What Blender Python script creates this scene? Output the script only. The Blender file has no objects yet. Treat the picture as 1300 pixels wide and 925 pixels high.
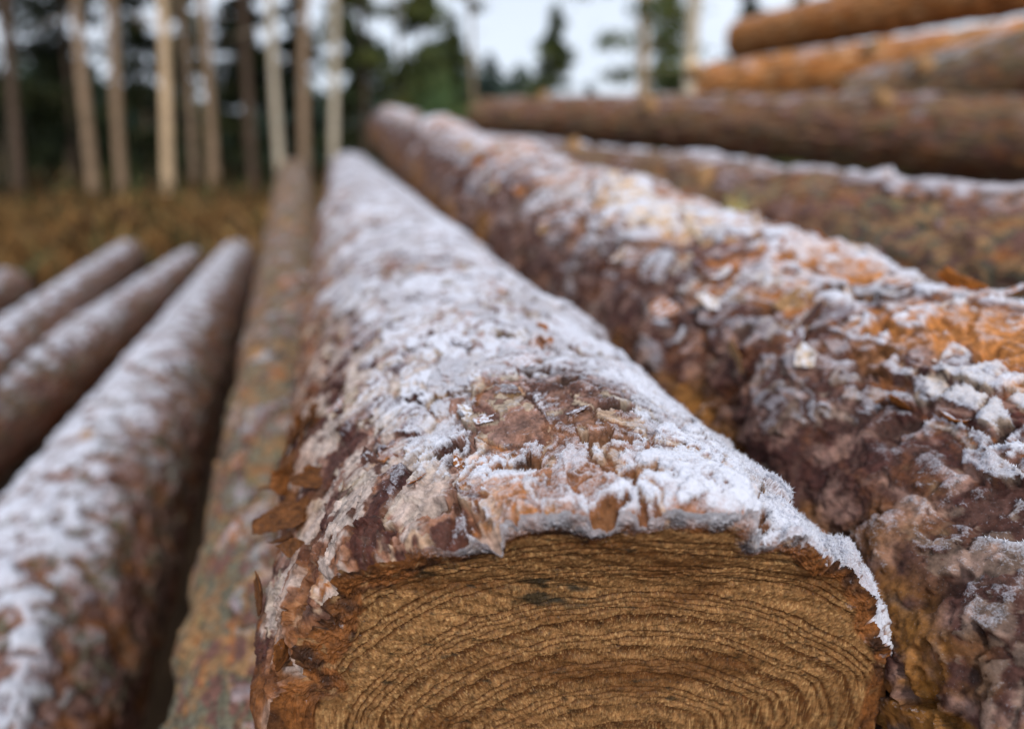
import bpy, math, random
import numpy as np

f32 = np.float32
random.seed(7)
RNG = np.random.default_rng(11)
COL = bpy.context.scene.collection

# ------------------------------------------------------------------ camera geometry
F = 900.0; CX = 650.0; CY = 417.5; HOR = 190.0
CAM = np.array([0.0, 0.0, 1.05])
PITCH = math.atan((CY - HOR) / F)
FW = np.array([0, math.cos(PITCH), -math.sin(PITCH)])
UP = np.array([0, math.sin(PITCH), math.cos(PITCH)])

def ray(x, y):
    return np.array([1.0, 0, 0]) * (x - CX) / F - UP * (y - CY) / F + FW

def at(x, y, dep):
    return CAM + dep * ray(x, y)

# ------------------------------------------------------------------ tagging and linking
def tag(o, label=None, cat=None, group=None, kind=None):
    if label: o['label'] = label
    if cat: o['category'] = cat
    if group: o['group'] = group
    if kind: o['kind'] = kind
    return o

def empty(name, loc, label, cat, group=None):
    o = bpy.data.objects.new(name, None); COL.objects.link(o)
    o.location = [float(c) for c in loc]; o.empty_display_size = .1
    return tag(o, label, cat, group)

def mesh_np(name, verts, faces, mat, parent=None, smooth=True, attrs=None, loc=None):
    """faces: (n,3) or (n,4) int array (or a list of such arrays)."""
    me = bpy.data.meshes.new(name)
    fl = faces if isinstance(faces, list) else [faces]
    fl = [np.asarray(f, dtype=np.int32) for f in fl if len(f)]
    verts = np.asarray(verts, dtype=f32)
    me.vertices.add(len(verts)); me.vertices.foreach_set('co', verts.ravel())
    loops = np.concatenate([f.ravel() for f in fl])
    tot = np.concatenate([np.full(len(f), f.shape[1], np.int32) for f in fl])
    start = np.concatenate([[0], np.cumsum(tot)[:-1]]).astype(np.int32)
    me.loops.add(len(loops)); me.loops.foreach_set('vertex_index', loops)
    me.polygons.add(len(tot)); me.polygons.foreach_set('loop_start', start)
    me.polygons.foreach_set('loop_total', tot)
    me.update(calc_edges=True)
    me.polygons.foreach_set('use_smooth', np.full(len(tot), smooth, dtype=bool))
    for k, v in (attrs or {}).items():
        v = np.asarray(v, dtype=f32)
        if v.ndim == 2:
            a = me.attributes.new(k, 'FLOAT_COLOR', 'POINT')
            c = np.ones((len(v), 4), f32); c[:, :3] = v
            a.data.foreach_set('color', c.ravel())
        else:
            a = me.attributes.new(k, 'FLOAT', 'POINT'); a.data.foreach_set('value', v)
    if mat: me.materials.append(mat)
    o = bpy.data.objects.new(name, me); COL.objects.link(o)
    if parent is not None: o.parent = parent
    if loc is not None: o.location = [float(c) for c in loc]
    return o

# ------------------------------------------------------------------ numpy noise
def hsh(ix, iy, seed):
    with np.errstate(over='ignore'):
        x = ix.astype(np.uint32) * np.uint32(374761393) + iy.astype(np.uint32) * np.uint32(668265263) \
            + np.uint32((seed * 2246822519 + 97) & 0xffffffff)
        x ^= x >> np.uint32(13); x *= np.uint32(1274126177)
        x ^= x >> np.uint32(16); x *= np.uint32(2246822519); x ^= x >> np.uint32(15)
    return x

_ang = np.linspace(0, 2 * np.pi, 256, endpoint=False)
GXT = np.cos(_ang).astype(f32); GYT = np.sin(_ang).astype(f32)

def pn(x, y, seed=0):
    x = x.astype(f32); y = y.astype(f32)
    ix = np.floor(x).astype(np.int64); iy = np.floor(y).astype(np.int64)
    fx = x - ix.astype(f32); fy = y - iy.astype(f32)
    ux = fx * fx * fx * (fx * (fx * 6 - 15) + 10); uy = fy * fy * fy * (fy * (fy * 6 - 15) + 10)
    def g(a, b):
        h = hsh(ix + a, iy + b, seed) & np.uint32(255)
        return GXT[h] * (fx - a) + GYT[h] * (fy - b)
    n00 = g(0, 0); n10 = g(1, 0); n01 = g(0, 1); n11 = g(1, 1)
    a = n00 + ux * (n10 - n00); b = n01 + ux * (n11 - n01)
    return (a + uy * (b - a)) * f32(1.5)

def fbm(x, y, seed=0, octv=4, gain=.5):
    r = 0; a = 1.0; t = 0
    for k in range(octv):
        r = r + a * pn(x * (2.03 ** k) + 17.3 * k, y * (2.03 ** k) - 9.1 * k, seed + 31 * k)
        t += a; a *= gain
    return r / f32(t)

def voro(x, y, seed):
    x = x.astype(f32); y = y.astype(f32)
    ix = np.floor(x).astype(np.int64); iy = np.floor(y).astype(np.int64)
    fx = x - ix.astype(f32); fy = y - iy.astype(f32)
    F1 = np.full(x.shape, 9, f32); F2 = F1.copy(); idh = np.zeros(x.shape, np.uint32)
    DX = np.zeros(x.shape, f32); DY = DX.copy()
    for a in (-1, 0, 1):
        for b in (-1, 0, 1):
            h = hsh(ix + a, iy + b, seed)
            jx = (h & np.uint32(0xffff)).astype(f32) / 65535; jy = (h >> np.uint32(16)).astype(f32) / 65535
            dx = fx - a - jx; dy = fy - b - jy
            d = dx * dx + dy * dy
            w = d < F1
            F2 = np.where(w, F1, np.minimum(F2, d))
            F1 = np.where(w, d, F1); idh = np.where(w, h, idh)
            DX = np.where(w, dx, DX); DY = np.where(w, dy, DY)
    return np.sqrt(F1), np.sqrt(F2), idh, DX, DY

def rnd(idh, k):
    with np.errstate(over='ignore'):
        x = idh * np.uint32(2654435761) + np.uint32(k * 40503 * 977 + 12345)
        x ^= x >> np.uint32(15); x *= np.uint32(2246822519); x ^= x >> np.uint32(13)
    return (x & np.uint32(0xffff)).astype(f32) / 65535

def sst(a, b, x):
    t = np.clip((x - a) / (b - a), 0, 1); return t * t * (3 - 2 * t)

def boxblur(a, n):
    for ax in (0, 1):
        p = np.pad(a, [(n + 1, n) if i == ax else (0, 0) for i in (0, 1)], mode='edge')
        c = np.cumsum(p, axis=ax, dtype=np.float64)
        if ax == 0: a = (c[2 * n + 1:] - c[:-2 * n - 1]) / (2 * n + 1)
        else: a = (c[:, 2 * n + 1:] - c[:, :-2 * n - 1]) / (2 * n + 1)
    return a.astype(f32)

def lerp3(a, b, t):
    t = t[..., None]; return a * (1 - t) + b * t

def C3(r, g, b): return np.array([r, g, b], f32)

# ------------------------------------------------------------------ materials
def newmat(name):
    m = bpy.data.materials.new(name); m.use_nodes = True
    nt = m.node_tree; b = nt.nodes['Principled BSDF']
    return m, nt, b

def N(nt, t, **kw):
    n = nt.nodes.new(t)
    for k, v in kw.items():
        if k in n.inputs: n.inputs[k].default_value = v
        else: setattr(n, k, v)
    return n

def bark_material(name, fine=900.0, bump=.0003, gloss=.62):
    m, nt, b = newmat(name); L = nt.links
    col = N(nt, 'ShaderNodeAttribute', attribute_name='tint')
    fr = N(nt, 'ShaderNodeAttribute', attribute_name='rime')
    tc = N(nt, 'ShaderNodeTexCoord')
    n1 = N(nt, 'ShaderNodeTexNoise', Scale=fine * .22, Detail=8.0, Roughness=.65)
    n2 = N(nt, 'ShaderNodeTexNoise', Scale=fine, Detail=4.0, Roughness=.7)
    for n in (n1, n2): L.new(tc.outputs['Object'], n.inputs['Vector'])
    mr = N(nt, 'ShaderNodeMapRange'); mr.inputs[1].default_value = .28; mr.inputs[2].default_value = .72
    mr.inputs[3].default_value = .22; mr.inputs[4].default_value = 1.45
    L.new(n1.outputs['Fac'], mr.inputs[0])
    mul = N(nt, 'ShaderNodeVectorMath', operation='SCALE')
    L.new(col.outputs['Color'], mul.inputs[0]); L.new(mr.outputs[0], mul.inputs['Scale'])
    # rime breaks up into grains where it is thin
    sub = N(nt, 'ShaderNodeMath', operation='SUBTRACT'); sub.inputs[1].default_value = .5
    L.new(n2.outputs['Fac'], sub.inputs[0])
    mad = N(nt, 'ShaderNodeMath', operation='MULTIPLY_ADD'); mad.inputs[1].default_value = 1.1
    L.new(sub.outputs[0], mad.inputs[0]); L.new(fr.outputs['Fac'], mad.inputs[2])
    mr2 = N(nt, 'ShaderNodeMapRange'); mr2.inputs[1].default_value = .12; mr2.inputs[2].default_value = .82
    L.new(mad.outputs[0], mr2.inputs[0])
    mx = N(nt, 'ShaderNodeMix', data_type='RGBA')
    L.new(mr2.outputs[0], mx.inputs[0]); L.new(mul.outputs[0], mx.inputs[6])
    mx.inputs[7].default_value = (.60, .615, .70, 1)
    L.new(mx.outputs[2], b.inputs['Base Color'])
    rr = N(nt, 'ShaderNodeMapRange'); rr.inputs[3].default_value = gloss; rr.inputs[4].default_value = .75
    L.new(mr2.outputs[0], rr.inputs[0]); L.new(rr.outputs[0], b.inputs['Roughness'])
    b.inputs['Specular IOR Level'].default_value = .14
    bp = N(nt, 'ShaderNodeBump', Strength=.8, Distance=bump)
    ad = N(nt, 'ShaderNodeMath', operation='ADD')
    L.new(n1.outputs['Fac'], ad.inputs[0]); L.new(n2.outputs['Fac'], ad.inputs[1])
    L.new(ad.outputs[0], bp.inputs['Height']); L.new(bp.outputs[0], b.inputs['Normal'])
    return m

def simple_mat(name, color, rough=.7, noise=30.0, var=.35, spec=.3, bump=0.0, translucent=0.0):
    m, nt, b = newmat(name); L = nt.links
    tc = N(nt, 'ShaderNodeTexCoord'); n1 = N(nt, 'ShaderNodeTexNoise', Scale=noise, Detail=6.0, Roughness=.6)
    L.new(tc.outputs['Object'], n1.inputs['Vector'])
    mr = N(nt, 'ShaderNodeMapRange'); mr.inputs[1].default_value = .3; mr.inputs[2].default_value = .7
    mr.inputs[3].default_value = 1 - var; mr.inputs[4].default_value = 1 + var
    L.new(n1.outputs['Fac'], mr.inputs[0])
    mul = N(nt, 'ShaderNodeVectorMath', operation='SCALE'); mul.inputs[0].default_value = color
    L.new(mr.outputs[0], mul.inputs['Scale']); L.new(mul.outputs[0], b.inputs['Base Color'])
    b.inputs['Roughness'].default_value = rough; b.inputs['Specular IOR Level'].default_value = spec
    if bump:
        bp = N(nt, 'ShaderNodeBump', Strength=.7, Distance=bump)
        L.new(n1.outputs['Fac'], bp.inputs['Height']); L.new(bp.outputs[0], b.inputs['Normal'])
    return m

M_BARK = bark_material('bark_near')
M_BARK_FAR = bark_material('bark_far', fine=500.0, bump=.0006, gloss=.7)
M_FACE = bark_material('sawn_wood', fine=1500.0, bump=.0003, gloss=.6)
M_RIME = simple_mat('rime_ice', (.64, .655, .73), rough=.55, noise=200, var=.05, spec=.4)

def attr_mat(name, rough=.75, spec=.2, translucent=0.0):
    m, nt, b = newmat(name); L = nt.links
    a = N(nt, 'ShaderNodeAttribute', attribute_name='tint')
    L.new(a.outputs['Color'], b.inputs['Base Color'])
    b.inputs['Roughness'].default_value = rough; b.inputs['Specular IOR Level'].default_value = spec
    if translucent:
        t = nt.nodes.new('ShaderNodeBsdfTranslucent'); L.new(a.outputs['Color'], t.inputs['Color'])
        x = nt.nodes.new('ShaderNodeMixShader'); x.inputs[0].default_value = translucent
        L.new(b.outputs[0], x.inputs[1]); L.new(t.outputs[0], x.inputs[2]); L.new(x.outputs[0], nt.nodes['Material Output'].inputs['Surface'])
    return m
M_ATTR = attr_mat('tinted_fibre')
M_NEEDLE = attr_mat('needles', rough=.6, spec=.3, translucent=.45)

# ------------------------------------------------------------------ palette
MAUVE = C3(.130, .062, .048); PINKG = C3(.27, .150, .118); CREAM = C3(.50, .39, .30); ORANGE = C3(.42, .145, .028)
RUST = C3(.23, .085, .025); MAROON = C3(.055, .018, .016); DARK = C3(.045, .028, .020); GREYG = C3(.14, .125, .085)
MOSS = C3(.13, .135, .06); WOODC = C3(.72, .50, .27); TAN = C3(.33, .19, .09)

STY = dict(
    central=dict(layers=[(.075, .95, -.002, .004, .085), (.046, .60, .000, .0045, .11), (.026, .50, .001, .0040, .13), (.014, .16, .001, .0016, .12)],
                 low=.006, pal=[MAUVE, PINKG, CREAM * .8, PINKG * .8, MAUVE * .6, MAUVE * .9, TAN * .7], inner=ORANGE * .9, innerw=.24, moss=0.0, crack=.0055, pits=.75),
    rough=dict(layers=[(.085, .9, -.004, .008, .12), (.05, .65, .000, .010, .20), (.028, .6, .001, .009, .22), (.015, .5, .001, .007, .26)],
               low=.011, crack=.004, pits=.4, pal=[MAUVE * .8, MAROON * 1.6, PINKG * .9, MAUVE * .8, CREAM, DARK * 1.4], inner=ORANGE, innerw=.42, moss=0.0),
    mossy=dict(layers=[(.07, .9, -.002, .003, .05), (.04, .5, .000, .003, .07)],
               low=.006, pal=[GREYG * 1.2, TAN * .8, GREYG, MAUVE * 1.2, TAN * .9], inner=RUST * 1.6, innerw=.24, moss=.15),
    frosted=dict(layers=[(.08, .9, -.002, .004, .05), (.045, .6, .000, .004, .07), (.025, .4, .001, .004, .08)],
                 low=.009, pal=[MAUVE, PINKG, MAUVE * .8, GREYG, PINKG * .9], inner=RUST, innerw=.4, moss=.08),
    brown=dict(crack=.006, layers=[(.12, .9, -.004, .010, .10), (.06, .6, .000, .008, .14)],
               low=.018, pal=[MAUVE * 1.4, GREYG * .8, TAN * .8, MAUVE * 1.1, PINKG * .7, RUST * 1.1], inner=RUST * 1.1, innerw=.26, moss=.05),
    orange=dict(crack=.004, layers=[(.14, .9, -.003, .006, .08), (.06, .5, .000, .006, .10)],
                low=.018, pal=[ORANGE * 1.6, C3(.70, .30, .10), TAN * 1.2, RUST * 1.4, ORANGE * 1.3, C3(.66, .38, .18)], inner=ORANGE, innerw=.3, moss=.1),
)

def bark_field(S, V, st, seed):
    w1 = fbm(S * 28, V * 28, seed + 1, 4); w2 = fbm(S * 28, V * 28, seed + 2, 4)
    s2 = S + f32(.017) * w1; v2 = V + f32(.017) * w2
    f1 = fbm(S * 210, V * 210, seed + 3, 3)
    s2 = s2 + f32(.0028) * f1; v2 = v2 - f32(.0028) * f1
    lowf = fbm(S * 5, V * 7, seed + 4, 3)
    h = np.full(S.shape, -.004, f32); cid = np.full(S.shape, .5, f32); lay = np.zeros(S.shape, f32)
    crk = np.zeros(S.shape, f32)
    for k, (cell, pres, base, thick, tilt) in enumerate(st['layers']):
        q = f32(min(1.0, cell / .060))
        s3 = S + q * f32(.017) * w1 + q * f32(.0028) * f1; v3 = V + q * f32(.017) * w2 - q * f32(.0028) * f1
        F1, F2, idh, dx, dy = voro(s3 / f32(cell * 1.55), v3 / f32(cell), seed + 50 + k)
        r1, r2, r3, r4, r5 = [rnd(idh, q_) for q_ in range(5)]
        hk = base + thick * r1 + tilt * cell * ((r2 - .5) * dx + (r3 - .5) * dy) * 1.2
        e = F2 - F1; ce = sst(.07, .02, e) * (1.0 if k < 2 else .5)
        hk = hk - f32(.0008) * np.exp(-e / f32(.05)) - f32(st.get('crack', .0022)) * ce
        pr = r4 < pres * (1.0 + .9 * lowf)
        win = pr & (hk > h)
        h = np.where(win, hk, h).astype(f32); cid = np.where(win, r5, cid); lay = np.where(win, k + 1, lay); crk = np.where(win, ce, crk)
    # papery strata: terraces of a warped field
    t = fbm(s2 * 16, v2 * 22, seed + 7, 4) * 7
    fl = np.floor(t); fr = t - fl
    terr = fl + sst(0, .10, fr) - .35 * fr
    h = h + f32(.0013) * terr.astype(f32)
    h = h + f32(st['low']) * fbm(S * 9, V * 12, seed + 9, 3)
    tf = fbm(s2 * 60, v2 * 80, seed + 8, 3) * 5
    h = h + f32(.0004) * (np.floor(tf) + sst(0, .2, tf - np.floor(tf))).astype(f32)
    # slits drawn as dark lines along the strata edges, and sunken holes
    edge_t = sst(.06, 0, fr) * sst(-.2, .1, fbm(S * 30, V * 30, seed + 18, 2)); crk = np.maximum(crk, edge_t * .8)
    pd = st.get('pits', .25)
    F1, F2, idh, dx, dy = voro(s2 / f32(.030), v2 / f32(.052), seed + 70)
    pit = sst(.26, .15, F1 + .10 * fbm(S * 150, V * 150, seed + 71, 2)) * (rnd(idh, 3) < pd)
    h = h - f32(.0065) * pit
    fine = fbm(S * 420, V * 420, seed + 10, 3)
    h = h + f32(.0005) * fine
    pal = np.array(st['pal'], f32)
    ci = np.clip((cid * .55 + .45 * ((fl * .37 + lay * .61) % 1.0)) * len(pal), 0, len(pal) - 1).astype(int)
    col = pal[ci]
    col = col * (1 + .35 * fbm(S * 90, V * 90, seed + 12, 3))[..., None]
    # torn places show the orange inner bark
    inn = sst(.0, .32, fbm(s2 * 14, v2 * 20, seed + 13, 6, .70) + st['innerw'] - .45 + .22 * (lay < 1.5))
    inn = inn * sst(-.3, .1, fbm(S * 70, V * 70, seed + 14, 3) + .15)
    inn = np.maximum(inn * (1 - pit), 0)
    col = lerp3(col, DARK, crk * .85)  # cracks and strata edges darkened, their shade put into the bark colour
    col = lerp3(col, DARK, pit * .85)  # hole floors painted near-black, standing in for the shade inside
    col = lerp3(col, np.array(st['inner'], f32) * (1 + .4 * fine)[..., None], inn * .9)
    if st['moss']:
        mo = sst(-.1, .35, fbm(S * 12, V * 16, seed + 15, 6, .72) + st['moss'] - .35)
        col = lerp3(col, MOSS[None, None] * (1.1 + fine)[..., None], mo * .75)
    return h, np.clip(col, .008, .9), pit, cid, crk

def grid_faces(nr, nc, wrap=True):
    i = np.arange(nr - 1)[:, None]; j = np.arange(nc if wrap else nc - 1)[None]
    j2 = (j + 1) % nc
    return np.stack([i * nc + j, i * nc + j2, (i + 1) * nc + j2, (i + 1) * nc + j], -1).reshape(-1, 4)

def theta_grid(t0, t1, step_dense, step_coarse):
    """angles once round, dense between t0 and t1 (radians); the seam is straight down"""
    a = np.arange(t0, t1, step_dense); n = max(8, int((2 * np.pi - (t1 - t0)) / step_coarse))
    b = t1 + (2 * np.pi - (t1 - t0)) * np.arange(n) / n
    th = np.concatenate([a, b]); th = (th + np.pi / 2) % (2 * np.pi) - np.pi / 2
    th.sort(); return th.astype(np.float64)

def frame_of(p0, p1):
    d = (p1 - p0); Ln = np.linalg.norm(d); d = d / Ln
    u = np.array([0, 0, 1.0]) - d * d[2]; u /= np.linalg.norm(u); r = np.cross(d, u)
    return d, u, r, Ln

def wood_face(th, rim, axis_c, d, sc_in, seed, dens, parent, root, rime_top=.0, bark_w=.012, name='cut_face', ring=.0042, dirt=True, cutk=None, R0=.1):
    """sawn end inside a rim of points (world), rho from 1 at the rim to 0"""
    nr = dens
    q = np.linspace(0, 1, nr) ** 1.35
    rho = 1 - q; rho[-1] = .002
    ctr = sc_in
    k = 41; w_ = np.hanning(k + 2)[1:-1]; w_ /= w_.sum()
    pad = np.concatenate([rim[-(k // 2):], rim, rim[:k // 2]])
    if len(rim) > 300: smooth_rim = np.stack([np.convolve(pad[:, q], w_, 'valid') for q in range(3)], 1)
    else: smooth_rim = rim
    mixr = (sst(1.0, .93, rho))[:, None, None]
    base_rim = rim[None] * (1 - mixr) + smooth_rim[None] * mixr
    P = ctr[None, None] + rho[:, None, None] * (base_rim - ctr)
    R = np.linalg.norm(smooth_rim - ctr, axis=1)
    r = rho[:, None] * R[None]
    TH = np.broadcast_to(th[None], r.shape)
    x = (r * np.cos(TH)).astype(f32); y = (r * np.sin(TH)).astype(f32)
    depth_in = (1 - rho)[:, None] * R[None]
    if cutk is not None:
        have = (P - ctr) @ d
        want = cutf(x, y, R0, cutk[0]) - cutf(0.0, 0.0, R0, cutk[0])
        wgt = sst(1.0, .90, rho)[:, None]
        P = P + d[None, None] * ((want - have) * wgt)[..., None]
    bw = bark_w * (1 + .45 * fbm(x * 30, y * 30, seed + 1, 3)) * (1 - .45 * np.cos(TH))
    wood = sst(0, .0025, depth_in - bw)
    px, py = (.022, -.075) if cutk is not None else (.01, .008)
    rr = np.sqrt((x - px) ** 2 + (y - py) ** 2) + .0045 * fbm(x * 14, y * 14, seed + 2, 3) + .0012 * fbm(x * 90, y * 90, seed + 3, 3)
    ph = (rr / ring + 1.6 * pn((rr * 55).astype(f32), (rr * 0).astype(f32), seed + 21)) % 1.0
    late = sst(.45, .82, ph) * (1 - sst(.90, .99, ph))
    # short torn fibres run outwards across the rings, with saw chatter over them
    an_ = np.arctan2(y - py, x - px) * .12
    saw = fbm(an_ * 900 + rr * 260, rr * 420 - an_ * 200, seed + 4, 4, .6)
    fib = fbm(an_ * 2600, rr * 420 + an_ * 90, seed + 5, 3); pit = fbm(x * 60 + y * 20, y * 90, seed + 6, 3)
    late = late * sst(-.6, .0, fbm(x * 30, y * 70, seed + 19, 3) + .1)
    hh = -.0007 * late + .0005 * saw + .0003 * fib + .0012 * pit
    an0 = np.arctan2(y - py, x - px) + .05 * fbm(rr * 40, rr * 0 + 3, seed + 22, 2)
    chk = 0
    for ca, cw, r0 in ((.72, .004, .13), (2.75, .004, .12)):
        chk = np.maximum(chk, sst(cw, cw * .25, np.abs(an0 - ca)) * sst(r0, r0 + .03, rr) * wood)
    chat = np.sin((x * .35 + y) * 620 + 3 * fbm(x * 20, y * 20, seed + 23, 2)); hh = hh + .00035 * chat - .0035 * chk
    tear = sst(.25, .55, fbm(x * 40, y * 180, seed + 8, 4)); hh = hh - .0022 * tear
    fade = sst(0, .004, depth_in)
    hb = .0042 * fbm(x * 100, y * 100, seed + 9, 5, .6) * sst(.0, .006, depth_in) + .0012 * fbm(TH.astype(f32) * 60, depth_in.astype(f32) * 700, seed + 10, 3) * sst(.002, .006, depth_in)
    disp = (wood * hh + (1 - wood) * hb) * fade
    P = P - d[None, None] * disp[..., None]
    early = C3(.29, .145, .055); latec = C3(.10, .036, .010)
    col = lerp3(np.broadcast_to(early, r.shape + (3,)), latec, late * .95)
    col = lerp3(col, C3(.60, .37, .16), sst(.05, .55, saw + .7 * fib) * .6)
    col = lerp3(col, C3(.09, .035, .010), sst(.08, .5, -saw - .6 * fib) * .75)
    col = lerp3(col, C3(.12, .045, .012), sst(.0, .4, fbm(x * 16, y * 34, seed + 11, 4) + .02) * .7)
    if dirt:
        dd = np.exp(-(((x + .022) / .026) ** 2 + ((y - .096) / .011) ** 2)) + np.exp(-(((x + .078) / .016) ** 2 + ((y - .112) / .008) ** 2)) * .8
        dk = sst(.26, .75, dd * (.75 + .9 * fbm(x * 45, y * 150, seed + 24, 3)) + .5 * fbm(x * 90, y * 160, seed + 12, 4))
        dk = np.maximum(dk, sst(.30, .55, fbm(x * 60, y * 200, seed + 15, 4)) * .8)
        col = lerp3(col, C3(.022, .020, .012), dk * .9)
    col = lerp3(col, C3(.03, .014, .008), chk * .8)
    bcol = lerp3(np.broadcast_to(RUST, r.shape + (3,)), C3(.05, .022, .012), sst(-.2, .3, fbm(x * 60, y * 60, seed + 13, 3)))
    bcol = lerp3(bcol, TAN, sst(.2, .5, fbm(x * 140, y * 140, seed + 14, 3)) * .7)
    col = lerp3(bcol, col, wood)
    up = np.sin(TH)
    rime = rime_top * sst(.78, .96, up) * (1 - sst(.0, .016, depth_in + .006 * fbm(x * 120, y * 120, seed + 16, 3)))
    rime = rime + .5 * rime_top * sst(.3, .6, fbm(x * 160, y * 160, seed + 17, 3)) * sst(.03, .0, depth_in)
    nc = len(th)
    V = (P - root).reshape(-1, 3)
    return mesh_np(name, V, grid_faces(nr, nc)[:, ::-1], M_FACE, parent, attrs=dict(tint=col.reshape(-1, 3), rime=rime.ravel()))

def cutf(x, z, R, k0):
    # the cut leans forward over its upper third and runs nearly square below
    zb = .10
    return k0 - .20 * x + np.where(z > zb, -.56 * (z - zb), -.06 * (z - zb)) + 0 * R

def make_log(label, p0, p1, R0, R1, style, seed, group, step=.003, grow=1.4, th_step=1.2, th_rng=(0, 180),
             frost=.5, frost_fn=None, bumps=(), cutplane=None, mat=None, flare=0.0, dens_face=60, frost_th=90, bend=(0, 0),
             color_fn=None, plate_w=.75, soft=0.0, rime_h=.0012, ringw=.0042):
    p0 = np.array(p0, float); p1 = np.array(p1, float)
    d, u, r, Ln = frame_of(p0, p1)
    root = p0
    e = empty('pine_log', root, label, 'log', group)
    th = theta_grid(math.radians(th_rng[0]), math.radians(th_rng[1]), math.radians(th_step), math.radians(max(3.0, th_step * 3)))
    # station spacing grows with distance from the lens
    s0min = 0.0; ss = [0.0]; s = 0.0
    while s < Ln:
        dep = max(.25, float(np.dot(p0 + d * s - CAM, FW)))
        s += step * max(1.0, (dep / .33)) ** grow; ss.append(s)
    ss = np.array(ss); ss = ss / ss[-1]
    cut = np.zeros(len(th))
    if cutplane is not None:
        k0 = cutplane[0]
        cut = cutf(R0 * np.cos(th), R0 * np.sin(th), R0, k0)
        jag = fbm(np.cos(th) * 5, np.sin(th) * 5, seed + 77, 3) * .004 + fbm(th * 30, th * 0, seed + 78, 2) * .0012
        cut = cut + jag
    S = (cut[None] + ss[:, None] * (Ln - cut[None])).astype(f32)
    TH = np.broadcast_to(th[None], S.shape).astype(f32)
    Rb = (R0 + (R1 - R0) * S / Ln).astype(f32)
    V = TH * f32((R0 + R1) / 2)
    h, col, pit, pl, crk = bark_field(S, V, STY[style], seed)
    for (bs, bt, bh, bw) in bumps:
        dv = (TH - math.radians(bt)) * R0
        h = h + bh * np.exp(-((S - bs) ** 2 + dv ** 2 * 1.3) / bw ** 2)
    ds = S - cut[None].astype(f32)
    if cutplane is not None:     # the saw tore the outer bark along the rim
        bev = .006 * np.exp(-ds / f32(.007)) * (1 + .4 * fbm(TH * 9, S * 60, seed + 80, 3)) + .004 * np.exp(-ds / f32(.02))
        h = h - bev
        torn = sst(.045, .008, ds + .03 * fbm(S * 40, V * 40, seed + 81, 4))
        col = lerp3(col, ORANGE * .9, torn * .28)
    if color_fn is not None: col = color_fn(S, TH, V, col, seed)
    bx = bend[0] * np.sin(np.pi * S / Ln); bz = bend[1] * np.sin(np.pi * S / Ln)
    ct = np.cos(TH); sn = np.sin(TH)
    def pos(h):
        rad = (Rb + h)
        X = rad * ct + bx; Z = rad * sn + bz
        return S[..., None] * d + X[..., None] * r + Z[..., None] * u
    P = pos(h)
    du = np.gradient(P, axis=0); dv = np.gradient(P, axis=1)
    nrm = np.cross(dv, du); nrm /= (np.linalg.norm(nrm, axis=-1, keepdims=True) + 1e-12)
    if (nrm[len(ss) // 2, len(th) // 2] @ u) < 0: nrm = -nrm
    upz = nrm[..., 2]
    expo = (h - boxblur(h, 5)) / .0012 + .5 * (h - boxblur(h, 18)) / .0025
    up0 = ct * r[2] + sn * u[2]
    n_low = fbm(S * 10, V * 12, seed + 90, 4); n_mid = fbm(S * 60, V * 60, seed + 91, 4)
    bias = frost_fn(S, TH, V, seed) if frost_fn is not None else frost
    raw = bias + .60 * (up0 - .6) + .25 * (upz - .6) + (.55 - .2 * soft) * n_low + (.30 - .15 * soft) * n_mid + .30 * np.clip(expo, -3.5, 1.2) - 1.1 * pit + plate_w * (pl - .5) - .9 * crk
    rime = sst(.42 - .3 * soft, .78 + .35 * soft, raw) * sst(-.1, .25, upz) 
    rime = rime * (1 - (1 - soft) * (.45 * sst(.35, .75, pl + .5 * n_mid)))
    rime = rime * (1 - .22 * soft)
    thin = sst(.0, .45, raw) * .30 * sst(-.1, .3, upz)
    rime = np.maximum(rime, thin)
    g1 = .5 * fbm(S * 260, V * 260, seed + 92, 3); g2 = fbm(S * 800, V * 800, seed + 93, 2)
    h = h + sst(.35, .9, rime) * f32(rime_h) * (.9 + 1.0 * g1 + .55 * g2)
    P = pos(h)
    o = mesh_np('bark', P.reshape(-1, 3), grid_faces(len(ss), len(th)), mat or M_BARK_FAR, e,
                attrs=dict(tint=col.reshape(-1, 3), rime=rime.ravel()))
    rim = P[0].astype(float) + root
    ctr = root + d * (float(cutf(0.0, 0.0, R0, cutplane[0])) if cutplane is not None else 0.0)
    wood_face(th, rim, ctr, d, ctr, seed + 200, dens_face, e, root, rime_top=.55 if cutplane is not None else .3,
              bark_w=.013 if cutplane is not None else .008, ring=ringw, dirt=cutplane is not None, cutk=cutplane, R0=R0)
    rim2 = P[-1].astype(float) + root
    wood_face(th, rim2, root + d * Ln, -d, root + d * Ln, seed + 300, 24, e, root, bark_w=.006, dirt=False)
    return dict(e=e, root=root, d=d, u=u, r=r, L=Ln, P=P, nrm=nrm, rime=rime, S=S, TH=TH, h=h, Rb=Rb, cut=cut, th=th, col=col)

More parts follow.
